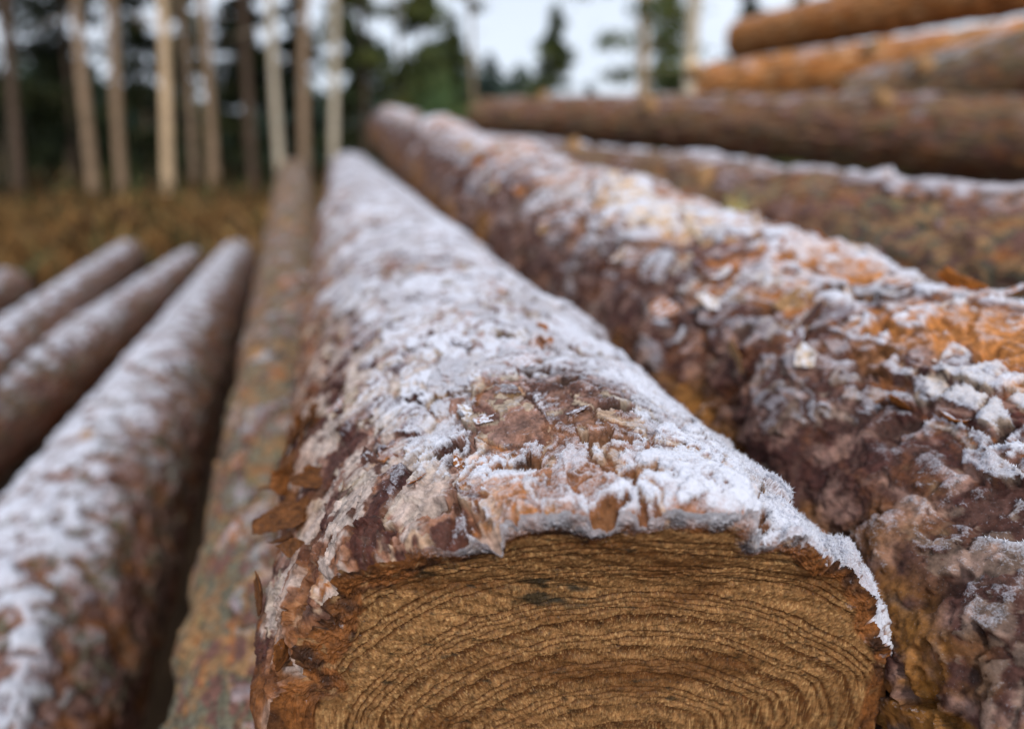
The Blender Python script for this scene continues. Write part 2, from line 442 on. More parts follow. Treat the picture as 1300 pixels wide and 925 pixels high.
# ------------------------------------------------------------------ hoarfrost needles and bark flakes
def needles(log, count, smin, smax, tmin, tmax, length, width, seed, name='hoarfrost', thresh=.55):
    rg = np.random.default_rng(seed)
    S, TH, P, nr, rm = log['S'], log['TH'], log['P'], log['nrm'], log['rime']
    area = np.linalg.norm(np.gradient(P, axis=0), axis=-1) * np.linalg.norm(np.gradient(P, axis=1), axis=-1)
    edge = np.clip((log['h'] - boxblur(log['h'], 4)) / .001, 0, 2)
    w = area * (rm > thresh) * (S > smin) * (S < smax) * (TH > math.radians(tmin)) * (TH < math.radians(tmax)) * (.35 + edge)
    dep = np.maximum((P + log['root'] - CAM) @ FW, .2)
    w = (w / dep ** 2).ravel(); w = w / w.sum()
    idx = rg.choice(len(w), size=count, p=w)
    base = P.reshape(-1, 3)[idx] + rg.normal(0, .0003, (count, 3)); n = nr.reshape(-1, 3)[idx]
    dirn = n * 1.0 + rg.normal(0, .55, (count, 3)) + np.array([0, 0, .35]); dirn /= np.linalg.norm(dirn, axis=1, keepdims=True)
    ln = length * (.35 + rg.random(count) ** 2 * 1.3)
    a = np.cross(dirn, rg.normal(size=(count, 3))); a /= np.linalg.norm(a, axis=1, keepdims=True); b = np.cross(dirn, a)
    wd = width * (.6 + .8 * rg.random(count)); base = base - dirn * .0003
    v = np.empty((count, 4, 3))
    for k in range(3):
        an = 2 * np.pi * k / 3
        v[:, k] = base + (a * math.cos(an) + b * math.sin(an)) * wd[:, None]
    v[:, 3] = base + dirn * ln[:, None]
    i = np.arange(count)[:, None] * 4
    fc = np.concatenate([i + np.array([[0, 1, 3]]), i + np.array([[1, 2, 3]]), i + np.array([[2, 0, 3]])])
    o = mesh_np(name, v.reshape(-1, 3), fc, M_RIME, log['e'], smooth=False)
    o['kind'] = 'stuff'
    return o

def surf(log, s, tdeg):
    th = log['th']; j = int(np.argmin(np.abs(th - math.radians(tdeg))))
    i = int(np.argmin(np.abs(log['S'][:, j] - s)))
    return log['P'][i, j], log['nrm'][i, j]

def flake(log, s, tdeg, size, seed, lift=.25, curl=.5, rise=.001, tint=None, under=None, yaw=None, thick=.0009, aspect=1.5, name='bark_flake', rimed=1.0):
    """a torn sheet of bark with a ragged outline, curled and lifted off the surface"""
    rg = np.random.default_rng(seed)
    p, n = surf(log, s, tdeg); d = log['d']
    t = np.cross(n, d); t /= np.linalg.norm(t); a = np.cross(t, n)
    yaw = rg.uniform(0, 6.28) if yaw is None else yaw
    A = a * math.cos(yaw) + t * math.sin(yaw); B = -a * math.sin(yaw) + t * math.cos(yaw)
    m = 26
    gx, gy = np.meshgrid(np.linspace(-1, 1, m), np.linspace(-1, 1, m), indexing='ij')
    # square to ragged blob
    ang = np.arctan2(gy, gx); rad = np.maximum(np.abs(gx), np.abs(gy))
    ne = rg.integers(5, 8); na = np.linspace(0, 2 * np.pi, ne, endpoint=False) + rg.uniform(-.35, .35, ne); nd = rg.uniform(.6, 1.1, ne)
    out = np.full(ang.shape, 1.5)
    for q in range(ne):
        cc = np.cos(ang - na[q]); out = np.where(cc > .05, np.minimum(out, nd[q] / np.maximum(cc, .05)), out)
    out = out + .13 * fbm(np.cos(ang) * 5 + seed, np.sin(ang) * 5, seed, 4, .7)
    X = rad * np.cos(ang) * out * aspect; Y = rad * np.sin(ang) * out
    Z = lift * (X + aspect) * .5 + curl * .5 * X ** 2 * rg.choice([.5, 1]) + curl * .35 * Y ** 2 \
        + .10 * fbm(X * 2.2 + seed, Y * 2.2, seed + 3, 4)
    top = p + size * (X[..., None] * A + Y[..., None] * B) + (size * Z + rise)[..., None] * n
    bot = top - n * (thick * (1 - rad ** 4 * .8))[..., None]
    V = np.concatenate([top.reshape(-1, 3), bot.reshape(-1, 3)])
    f1 = grid_faces(m, m, False); f2 = f1[:, ::-1] + m * m
    bi = np.concatenate([np.arange(m), np.arange(1, m) * m + m - 1, (m - 1) * m + np.arange(m - 2, -1, -1), np.arange(m - 2, 0, -1) * m])
    bj = np.roll(bi, -1); sd = np.stack([bi, bj, bj + m * m, bi + m * m], 1)
    tint = MAUVE if tint is None else tint; under = ORANGE if under is None else under
    c1 = tint * (1 + .45 * fbm(X * 3, Y * 3, seed + 4, 4))[..., None]
    c2 = under * (1 + .5 * fbm(X * 4, Y * 4, seed + 5, 4))[..., None]
    fr = sst(-.1, .6, fbm(X * 2 + 3, Y * 2, seed + 6, 4) + (n[2] - .75) * .9 + .12)
    col = np.concatenate([c1.reshape(-1, 3), c2.reshape(-1, 3)])
    return mesh_np(name, V, [f1, f2, sd[:, ::-1]], M_BARK, log['e'], attrs=dict(tint=np.clip(col, .01, .9), rime=np.concatenate([fr.ravel() * .9 * rimed, fr.ravel() * 0])))

# ------------------------------------------------------------------ the logs
G_FRONT = 'pine logs laid side by side at the front of the stack'
G_BACK = 'pine logs piled up behind the frosty ones'

def central_frost(S, TH, V, seed):
    t = np.degrees(TH)
    b = .25 + .10 * sst(.30, .46, S) + .45 * fbm(S * 7, V * 9, seed + 8, 3)
    b = b + .62 * sst(78, 58, t + 8 * pn(S * 20, V * 0, seed + 5)) * sst(10, 30, t)       # thick rime down the right flank
    b = b - .75 * sst(112, 140, t - 22 * sst(.4, 1.0, S))                                     # the left flank stays bare
    bare = sst(72, 84, t) * (1 - sst(.335, .385, S + .02 * pn(V * 30, S * 30, seed + 6)))
    b = b - .34 * bare
    for bs, bt, bw, ba in ((.285, 104, .020, .6), (.262, 82, .017, .75), (.33, 94, .014, .5), (.30, 74, .012, .6), (.275, 93, .010, .5), (.34, 112, .016, .45)):
        b = b + ba * np.exp(-((S - bs) ** 2 + ((t - bt) / 57.3 * .16) ** 2) / bw ** 2)
    rim = np.exp(-((S - cutf(.16 * np.cos(TH), .16 * np.sin(TH), .16, .267) - .006) / .010) ** 2)
    b = b + .45 * rim * sst(112, 95, t)
    return b.astype(f32)

def central_color(S, TH, V, col, seed):
    t = np.degrees(TH)
    left = sst(100, 118, t) * (1 - sst(.5, .8, S))
    # pale papery skin over dark maroon bark on the near left shoulder
    n = fbm(S * 26, V * 34, seed + 40, 4); n2 = fbm(S * 95, V * 70, seed + 41, 4)
    pale = sst(-.05, .12, n + .5 * n2) * left
    mar = sst(.12, .22, -n - .4 * n2) * left
    col = lerp3(col, C3(.56, .47, .43), pale * .70)
    col = lerp3(col, MAROON, mar * .85)
    orange = np.exp(-(((S - .29) / .05) ** 2 + ((t - 88) / 16) ** 2)) + .8 * np.exp(-(((S - .26) / .03) ** 2 + ((t - 96) / 20) ** 2))
    col = lerp3(col, C3(.34, .14, .05), sst(.5, 1.0, orange + .8 * fbm(S * 60, V * 60, seed + 42, 4)) * .30)
    lf = sst(138, 152, t)
    col = lerp3(col, RUST, lf * .7 * sst(-.2, .2, fbm(S * 40, V * 30, seed + 43, 3)))
    return col

cA = np.array([.1, .026, .75]); 
# axis of the front log: fitted line through (x, y, z) at s = 0, direction below
def solve_axis(vp, a, b, R):
    d = ray(*vp); d /= np.linalg.norm(d)
    ra = ray(*a); ra -= d * (ra @ d); ra /= np.linalg.norm(ra)
    rb = ray(*b); rb -= d * (rb @ d); rb /= np.linalg.norm(rb)
    c = ra + rb; c /= np.linalg.norm(c); al = math.acos(ra @ rb) / 2
    return CAM + R / math.sin(al) * c, d
c0, cd = solve_axis((422, 164), (335, 830), (1023, 659), .160)

import time
T0 = time.time()
central = make_log('large frosted log in the middle whose sawn ringed end faces the viewer', c0, c0 + cd * 5.1, .160, .150, 'central', 21, G_FRONT,
                   step=.00048, grow=1.75, th_step=.19, th_rng=(15, 168), frost_fn=central_frost, color_fn=central_color,
                   bumps=[(.62, 47, .012, .035), (1.15, 44, .010, .06), (.70, 66, .006, .04), (1.9, 140, .02, .12), (1.35, 132, .012, .10), (.40, 70, .004, .03), (.26, 60, .004, .02)],
                   cutplane=(.267,), mat=M_BARK, dens_face=520, rime_h=.0011, ringw=.0060)
needles(central, 90000, 0, .75, 25, 150, .0009, .00018, 5)
needles(central, 30000, 0, .8, 28, 60, .0018, .00022, 6)
print('central', time.time() - T0)

def edge(vp, a, R, D, side, s0, s1):
    d = ray(*vp); d /= np.linalg.norm(d)
    ra = ray(*a); ra -= d * (ra @ d); ra /= np.linalg.norm(ra)
    al = math.asin(R / D) * side; q = np.cross(d, ra)
    A = CAM + D * (ra * math.cos(al) + q * math.sin(al))
    return A + d * s0, A + d * s1

def left_frost(S, TH, V, seed):
    t = np.degrees(TH)
    return (.58 - .75 * sst(84, 42, t + 30 * fbm(S * 4, V * 5, seed + 56, 3)) + .25 * fbm(S * 3, V * 4, seed + 57, 3)).astype(f32)

def strip_frost(S, TH, V, seed):
    t = np.degrees(TH)
    return (-.40 + 1.0 * np.exp(-((t - 74) / 22) ** 2)).astype(f32)

def r1_frost(S, TH, V, seed):
    t = np.degrees(TH)
    b = .0 + .26 * np.exp(-((t - 100) / 28) ** 2) - .25 * sst(120, 150, t) + .45 * fbm(S * 5, V * 8, seed + 55, 3)
    return (b + .0 * S).astype(f32)

def r1_color(S, TH, V, col, seed):
    t = np.degrees(TH)
    n = fbm(S * 9, V * 12, seed + 60, 4); n2 = fbm(S * 60, V * 60, seed + 61, 3)
    top = np.exp(-((t - 92) / 32) ** 2)
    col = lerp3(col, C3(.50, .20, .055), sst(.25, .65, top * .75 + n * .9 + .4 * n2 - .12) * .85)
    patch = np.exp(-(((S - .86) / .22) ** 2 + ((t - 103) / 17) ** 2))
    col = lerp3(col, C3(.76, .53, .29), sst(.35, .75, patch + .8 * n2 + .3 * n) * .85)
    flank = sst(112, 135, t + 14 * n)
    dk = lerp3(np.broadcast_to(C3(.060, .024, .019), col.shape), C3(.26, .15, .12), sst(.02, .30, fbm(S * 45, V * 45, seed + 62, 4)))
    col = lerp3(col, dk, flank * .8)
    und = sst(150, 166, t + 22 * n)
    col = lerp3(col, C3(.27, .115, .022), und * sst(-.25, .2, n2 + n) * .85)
    return col

a0, a1 = edge((445, 125), (1300, 410), .17, .533, 1, .0, 5.0)
a1 = at(497, 166, 4.9)
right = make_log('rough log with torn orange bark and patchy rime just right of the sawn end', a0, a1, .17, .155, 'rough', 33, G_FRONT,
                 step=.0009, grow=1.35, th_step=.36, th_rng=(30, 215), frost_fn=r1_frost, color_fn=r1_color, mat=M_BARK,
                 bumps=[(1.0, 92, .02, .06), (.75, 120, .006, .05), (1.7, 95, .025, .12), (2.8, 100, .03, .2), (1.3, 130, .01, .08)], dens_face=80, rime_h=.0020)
needles(right, 45000, 0, 1.1, 60, 150, .0012, .00024, 7, thresh=.5)
print('right', time.time() - T0)
bpy.context.scene['t'] = 0
L1 = make_log('narrow mossy brown log squeezed against the left side of the sawn front log', (-.080, .138, .545), at(374, 222, 4.9), .098, .112, 'mossy', 45, G_FRONT,
              step=.0016, grow=1.25, th_step=.8, th_rng=(40, 200), frost=-.42, dens_face=40, mat=M_BARK)
L2 = make_log('frost covered log, first one left of the narrow mossy log', (-.45, .100, .372), at(304, 330, 5.2), .165, .142, 'frosted', 57, G_FRONT,
              step=.0018, grow=1.15, th_step=.8, th_rng=(-10, 170), soft=1.0, plate_w=.25, frost_fn=left_frost, dens_face=40, mat=M_BARK, bumps=[(1.4, 50, .012, .05), (2.0, 100, .012, .08)])
print('L2', time.time() - T0)
a0, a1 = solve_axis((428, 178), (0, 454), (0, 586), .13)
q0 = a0 + a1 * .6
L3 = make_log('frost covered log with a brown far tip, between two other frosty logs on the left', q0, at(247, 337, 5.5), .143, .138, 'frosted', 61, G_FRONT,
              step=.003, grow=1.0, th_step=1.2, th_rng=(-10, 190), soft=1.0, plate_w=.25, frost_fn=left_frost, dens_face=30)
a0, a1 = edge((415, 165), (0, 426), .13, 1.30, -1, .9, 5.0)
L4 = make_log('pale frosted log with a rounded white far tip, below the orange bracken bank', a0, at(164, 326, 5.6), .135, .125, 'frosted', 69, G_FRONT,
              step=.003, grow=1.0, th_step=1.2, th_rng=(-10, 190), soft=1.0, plate_w=.25, frost_fn=left_frost, dens_face=30)
L5 = make_log('short visible log end with a white frosted top at the far left edge', at(-420, 590, 2.1), at(12, 372, 4.2), .15, .14, 'frosted', 73, G_FRONT,
              step=.004, grow=1.0, th_step=1.5, th_rng=(-10, 190), soft=1.0, plate_w=.25, frost_fn=left_frost, dens_face=30)
a0, a1 = edge((430, 150), (1300, 245), .16, .875, 1, .1, 5.2)
R2 = make_log('grey brown log with a strip of rime along its top, behind the torn orange one', a0, a1, .16, .15, 'brown', 81, G_FRONT,
              step=.002, grow=1.1, th_step=.8, th_rng=(20, 200), frost_fn=strip_frost, dens_face=40, mat=M_BARK, bumps=[(1.6, 110, .015, .1)])
print('R2', time.time() - T0)

def pxlog(label, x0, y0, r0, x1, y1, r1, R, style, seed, frost, group=G_BACK, **kw):
    """near station (x0,y0) and far station (x1,y1) in photo pixels with their pixel radii"""
    return make_log(label, at(x0, y0, F * R / r0), at(x1, y1, F * R / r1), R, R * .97, style, seed, group, step=.004, grow=.9,
                    th_step=1.2, th_rng=(0, 200), frost=frost, dens_face=30, **kw)
R3 = pxlog('long dark brown log lying across behind the rimed strip log', 1480, 186, 58, 612, 150, 24, .15, 'brown', 91, -.32, bend=(0, .02))
R4 = pxlog('orange brown log second from the top of the rear pile', 1400, 62, 47, 902, 112, 30, .15, 'orange', 95, -.30)
R4b = pxlog('olive grey log with pinkish bark, low in the rear pile at the right edge', 1420, 62, 54, 1092, 134, 40, .15, 'mossy', 99, .0)
R5 = pxlog('bright orange barked log at the very top of the rear pile', 1420, -52, 46, 942, 50, 24, .15, 'orange', 103, -.1)

def between(A, B, drop, R, lab, style, seed, frost, s0=.0):
    pa = (A['root'] + B['root']) / 2; pb = (A['root'] + A['d'] * A['L'] + B['root'] + B['d'] * B['L']) / 2
    pa = pa + np.array([0, 0, -drop]); pb = pb + np.array([0, 0, -drop])
    pa = pa + (pb - pa) * s0
    return make_log(lab, pa, pb, R, R, style, seed, 'lower layer logs seen in the gaps', step=.003, grow=1.0, th_step=1.2, th_rng=(-10, 190), frost=frost, dens_face=24)
B1 = between(central, right, .27, .12, 'rusty lower log in the dark gap right of the sawn end', 'rough', 111, -.3)
R6 = pxlog('lower dark log under the long brown crosswise one', 1500, 300, 55, 640, 215, 24, .15, 'brown', 121, -.4)
R7 = pxlog('bottom dark log of the rear pile lying near the ground', 1560, 430, 58, 700, 272, 25, .15, 'brown', 125, -.5)
B3 = between(L2, L3, .20, .085, 'tan lower log showing in the gap between frosty logs at left', 'orange', 115, -.2, .12)
print('logs', time.time() - T0)

# loose sheets of bark on the two nearest logs
rg = np.random.default_rng(3)
for k in range(30):
    s = rg.uniform(.29, .60); t = rg.uniform(72, 138)
    tint = [MAUVE, PINKG, CREAM * .8, MAUVE * .7, RUST][rg.integers(5)]
    flake(central, s, t, rg.uniform(.0025, .0065), 400 + k, lift=rg.uniform(.05, .30), curl=rg.uniform(.0, .35), tint=tint, rise=.0006, thick=.0006)
for k in range(26):      # shaggy strips hanging off the left flank
    s = rg.uniform(.30, .52); t = rg.uniform(144, 160)
    flake(central, s, t, rg.uniform(.005, .012), 500 + k, lift=rg.uniform(.4, .9), curl=rg.uniform(.1, .5), tint=RUST * .55, under=RUST * .8, rise=-.001, thick=.0014, aspect=rg.uniform(.9, 2.0), rimed=0.0)
for k in range(96):
    s = rg.uniform(.30, 1.7); t = rg.uniform(70, 140)
    tint = [MAUVE, CREAM, TAN, ORANGE, WOODC * .8][rg.integers(5)]
    flake(right, s, t, rg.uniform(.005, .013), 600 + k, lift=rg.uniform(.05, .35), curl=rg.uniform(.0, .5), tint=tint, rise=.002, thick=.0015, aspect=rg.uniform(1.0, 2.2))

def sprig(name, label, cat, log, s, tdeg, n_, length, tints, seed, spread=.012, up=.6, group=None, part=False):
    p, nn = surf(log, s, tdeg); rg = np.random.default_rng(seed); V = []; Fq = []; off = 0; T = []
    for k in range(n_):
        dirn = nn * up + rg.normal(0, .5, 3) + np.array([0, 0, .2]); dirn /= np.linalg.norm(dirn)
        st_ = p + rg.normal(0, spread * .4, 3) - nn * .002; q = np.linspace(0, 1, 5)[:, None]
        pts = st_ + dirn * q * length * rg.uniform(.5, 1.2) + rg.normal(0, .1, 3) * q ** 2 * length
        v, fc = tube(pts, np.linspace(.0011, .0004, 5) * (length / .03) ** .5, 5); V.append(v); Fq.append(fc + off); off += len(v)
        T.append(np.tile(np.array(tints[rg.integers(len(tints))]) * rg.uniform(.7, 1.3), (len(v), 1)))
    V = np.concatenate(V)
    if part: return mesh_np(name, V, np.concatenate(Fq), M_ATTR, log['e'], attrs=dict(tint=np.concatenate(T)))
    o = mesh_np(name, V - p, np.concatenate(Fq), M_ATTR, None, attrs=dict(tint=np.concatenate(T)), loc=p + log['root'])
    return tag(o, label, cat)

def stub(log, s, tdeg, rad, ln, tint, seed, tilt=.5):
    p, nn = surf(log, s, tdeg); rg = np.random.default_rng(seed)
    q = np.linspace(0, 1, 5)[:, None]; dirn = nn + log['d'] * tilt; dirn /= np.linalg.norm(dirn)
    pts = p - nn * .01 + dirn * q * ln
    V, Fc = tube(pts, rad * (1.35 - .4 * q[:, 0]), 14)
    e0 = len(V); V = np.concatenate([V, [pts[-1] + dirn * .002]]); n0 = 4 * 14
    cap = np.array([[n0 + k, n0 + (k + 1) % 14, e0] for k in range(14)])
    col_ = np.tile(TAN, (len(V), 1)); col_[n0:] = tint
    V = V + rg.normal(0, rad * .04, V.shape)
    mesh_np('branch_stub', V, [Fc, cap], M_ATTR, log['e'], attrs=dict(tint=col_))

def twig(label, log, s0, t0, s1, t1, rad, tint, seed, lift=.004):
    q = np.linspace(0, 1, 12); rg = np.random.default_rng(seed); a, na = surf(log, s0, t0); b, nb = surf(log, s1, t1)
    pts = a + (b - a) * q[:, None] + ((na + nb) / 2) * (lift + .012 * np.sin(np.pi * q))[:, None] + rg.normal(0, .0008, (12, 3))
    V, Fc = tube(pts, rad * (1 - .6 * q) * (1 + .15 * rg.normal(size=12)), 8)
    o = mesh_np('twig', V - a, Fc, M_ATTR, None, attrs=dict(tint=np.tile(np.array(tint), (len(V), 1))), loc=a + log['root'])
    tag(o, label, 'twig')


# ------------------------------------------------------------------ ground
n = 160
gx = np.sign(np.linspace(-1, 1, n)) * np.abs(np.linspace(-1, 1, n)) ** 2.4 * 300
X, Y = np.meshgrid(gx, gx + 8, indexing='ij')
Z = .05 * fbm(X * .5, Y * .5, 3, 3) + .3 * np.clip((np.hypot(X, Y) - 30) / 100, 0, 1) * fbm(X * .03, Y * .03, 5, 2) - .03
M_GROUND = simple_mat('forest_soil', (.085, .048, .022), rough=.95, noise=6.0, var=.6, bump=.02)
tag(mesh_np('ground', np.stack([X, Y, Z], -1).reshape(-1, 3), grid_faces(n, n, False), M_GROUND), kind='structure')

def blades(name, x0, x1, y0, y1, count, hmin, hmax, cols, seed, clump=.9, dens=None):
    rg = np.random.default_rng(seed)
    x = rg.uniform(x0, x1, count * 2); y = rg.uniform(y0, y1, count * 2)
    k = fbm(x * clump, y * clump, seed, 3) + rg.uniform(-.35, .35, count * 2) > -.12
    x, y = x[k][:count], y[k][:count]; m = len(x)
    hgt = rg.uniform(hmin, hmax, m) * (1 + 1.5 * fbm(x * .8, y * .8, seed + 1, 2)); an = rg.uniform(0, 2 * np.pi, m)
    w = hgt * rg.uniform(.05, .16, m); ln = hgt * rg.uniform(.1, .8, m); la = rg.uniform(0, 2 * np.pi, m)
    z = np.zeros(m) - .02
    b = np.stack([x, y, z], 1); a = np.stack([np.cos(an), np.sin(an), an * 0], 1); l = np.stack([np.cos(la), np.sin(la), la * 0], 1)
    v = np.empty((m, 5, 3)); upv = np.array([0, 0, 1.0])
    v[:, 0] = b - a * w[:, None] * .5; v[:, 1] = b + a * w[:, None] * .5
    v[:, 2] = b - a * w[:, None] * .5 + upv * hgt[:, None] * .6 + l * ln[:, None] * .4
    v[:, 3] = b + a * w[:, None] * .5 + upv * hgt[:, None] * .6 + l * ln[:, None] * .4
    v[:, 4] = b + upv * hgt[:, None] * .95 + l * ln[:, None]
    i = np.arange(m)[:, None] * 5
    q = np.concatenate([i + np.array([[0, 1, 3, 2]])]); t = i + np.array([[2, 3, 4]])
    ci = rg.integers(0, len(cols), m); c = np.array(cols, f32)[ci] * rg.uniform(.6, 1.4, (m, 1))
    o = mesh_np(name, v.reshape(-1, 3), [q, t], M_ATTR, smooth=False, attrs=dict(tint=np.repeat(c, 5, axis=0)))
    return o
BR = [(.24, .115, .036), (.16, .080, .026), (.28, .165, .06), (.06, .03, .014), (.06, .062, .022)]
tag(blades('dead_bracken', -14, 2.5, 4.2, 14, 90000, .12, .34, BR, 5), 'knee high russet bracken and heath between the logs and the wood', 'undergrowth', kind='stuff')
tag(blades('forest_floor_litter', -24, 18, 11, 34, 60000, .15, .5, [(.10, .055, .022), (.07, .05, .02), (.05, .06, .02)], 6), 'brown undergrowth on the floor of the wood', 'undergrowth', kind='stuff')

# ------------------------------------------------------------------ trees
M_TRUNK = simple_mat('trunk_bark', (.27, .185, .12), rough=.9, noise=9.0, var=.45, bump=.02)
M_TRUNK_LIGHT = simple_mat('trunk_bark_pale', (.50, .43, .33), rough=.85, noise=9.0, var=.3, bump=.02)
M_TRUNK_DARK = simple_mat('trunk_bark_dark', (.09, .06, .042), rough=.9, noise=9.0, var=.45, bump=.02)
M_TRUNK_TAN = simple_mat('trunk_bark_tan', (.56, .40, .25), rough=.9, noise=9.0, var=.3, bump=.02)

def tube(pts, rad, nseg=8):
    pts = np.asarray(pts, float); m = len(pts); V = []
    tg = np.gradient(pts, axis=0); tg /= np.linalg.norm(tg, axis=1, keepdims=True)
    ref = np.array([1.0, 0, 0]) if abs(tg[0][0]) < .8 else np.array([0, 1.0, 0])
    for i in range(m):
        a = np.cross(tg[i], ref); a /= np.linalg.norm(a); b = np.cross(tg[i], a)
        for k in range(nseg):
            t = 2 * math.pi * k / nseg; V.append(pts[i] + rad[i] * (a * math.cos(t) + b * math.sin(t)))
    return np.array(V), grid_faces(m, nseg)

def trunk_mesh(h, r, seed, lean=(0, 0), stubs=10):
    rg = np.random.default_rng(seed)
    z = np.linspace(0, 1, 26) ** 1.3 * h
    x = .05 * np.sin(z * .7 + seed) + lean[0] * z; y = .05 * np.cos(z * .6 + seed * 2) + lean[1] * z
    rad = r * (1 - .85 * z / h) * (1 + .35 * np.exp(-z / .25)) * (1 + .05 * rg.normal(size=len(z)))
    V, Fc = tube(np.stack([x, y, z], 1), rad, 14); Vs = [V]; Fs = [Fc]; off = len(V)
    for k in range(stubs):
        zz = rg.uniform(h * .2, h * .55); an = rg.uniform(0, 6.28); ln = rg.uniform(.2, .9)
        c = np.array([lean[0] * zz + .05 * math.sin(zz * .7 + seed), lean[1] * zz + .05 * math.cos(zz * .6 + seed * 2), zz]); q = np.linspace(0, 1, 5)[:, None]
        pts = c + q * np.array([math.cos(an), math.sin(an), rg.uniform(-.3, .25)]) * ln - np.array([0, 0, .15]) * q ** 2 * ln
        v, fc = tube(pts, np.linspace(.014, .004, 5), 5); Vs.append(v); Fs.append(fc + off); off += len(v)
    return np.concatenate(Vs), np.concatenate(Fs)

def crown_mesh(z0, h, wid, seed, cards, tints, cone=True, card=.07, droop=.25, gap=.0):
    """boughs of needle sprays spread through a cone or an open pine crown, with the bough wood in a second mesh"""
    rg = np.random.default_rng(seed); V = []; 
    nb = max(14, cards // 130); per = cards // nb
    bv = []; bf = []; off = 0; allc = []; C = []
    for b in range(nb):
        q = rg.random() ** (.75 if cone else 1.0); z = z0 + (h - z0) * q
        prof = (1 - q) ** .8 + .06 if cone else (.35 + .65 * math.sin(math.pi * min(1, q * .9 + .1))) * (1 - .35 * q)
        ln = wid * prof * rg.uniform(.55, 1.15); an = rg.uniform(0, 6.28)
        if rg.random() < gap: continue
        dr = np.array([math.cos(an), math.sin(an), rg.uniform(-.1, .35) if not cone else rg.uniform(-.15, .25)])
        pts = np.array([0, 0, z]) + np.linspace(0, 1, 5)[:, None] * dr * ln - np.array([0, 0, droop]) * (np.linspace(0, 1, 5)[:, None] ** 2) * ln
        v, fc = tube(pts, np.linspace(.012, .003, 5) * (1 + wid * .4), 4); bv.append(v); bf.append(fc + off); off += len(v)
        t = rg.uniform(.18, 1.02, per) if cone else rg.uniform(.45, 1.05, per)
        c = np.array([0, 0, z]) + t[:, None] * dr * ln - np.array([0, 0, droop]) * t[:, None] ** 2 * ln
        spread = (.10 + .16 * (1 - np.abs(t - .6)))[:, None] * ln * np.array([.8, .8, .35]) + .02
        c = c + rg.normal(size=(per, 3)) * spread
        allc.append(c); C.append(np.array(tints, f32)[rg.integers(len(tints))] * rg.uniform(.6, 1.35) * rg.uniform(.75, 1.25, (per, 1)))
    c = np.concatenate(allc); tc = np.concatenate(C); m = len(c)
    a = rg.normal(size=(m, 3)); a /= np.linalg.norm(a, axis=1, keepdims=True)
    b = np.cross(a, rg.normal(size=(m, 3))); b /= np.linalg.norm(b, axis=1, keepdims=True)
    sz = card * rg.uniform(.6, 1.5, m)[:, None]
    v = np.empty((m, 4, 3)); v[:, 0] = c - a * sz; v[:, 1] = c - b * sz * .28; v[:, 2] = c + a * sz; v[:, 3] = c + b * sz * .28
    fc = np.arange(m)[:, None] * 4 + np.array([[0, 1, 2, 3]])
    return v.reshape(-1, 3), fc, np.repeat(tc, 4, axis=0), np.concatenate(bv), np.concatenate(bf)

G1 = [(.035, .048, .018), (.028, .040, .020), (.050, .060, .020)]
G2 = [(.17, .19, .055), (.13, .16, .055), (.09, .12, .05)]
G3 = [(.06, .10, .085), (.08, .12, .105), (.10, .15, .12)]  # paler bluish greens, distance haze put into the needle colour

def tree(px, dep, label, group, kind, h, wid=1.0, r=.12, z0=.3, seed=1, tints=G1, tmat=None, cards=5000, lean=(0, 0), cat='tree', card=.07, name='pine_tree', gap=0.0, stubs=10):
    lean = (lean[0] + .00016 * (650 - px), lean[1])
    g = at(px, 190 + F * 1.05 / dep, dep); pos = np.array([g[0], g[1], -.03])
    e = empty(name, pos, label, cat, group)
    V, Fc = trunk_mesh(h, r * .66, seed, lean, stubs)
    v, fc, tc, bv, bf = crown_mesh(z0, h * 1.02, wid, seed + 9, cards, tints, cone=(kind == 'cone'), card=card, gap=gap)
    v = v + np.stack([lean[0] * v[:, 2], lean[1] * v[:, 2], 0 * v[:, 2]], 1); bv = bv + np.stack([lean[0] * bv[:, 2], lean[1] * bv[:, 2], 0 * bv[:, 2]], 1)
    cr = mesh_np('crown', v, fc, M_NEEDLE, e, smooth=False, attrs=dict(tint=tc))
    mesh_np('trunk', np.concatenate([V, bv]), np.concatenate([Fc, bf + len(V)]), tmat or M_TRUNK, e)
    return e

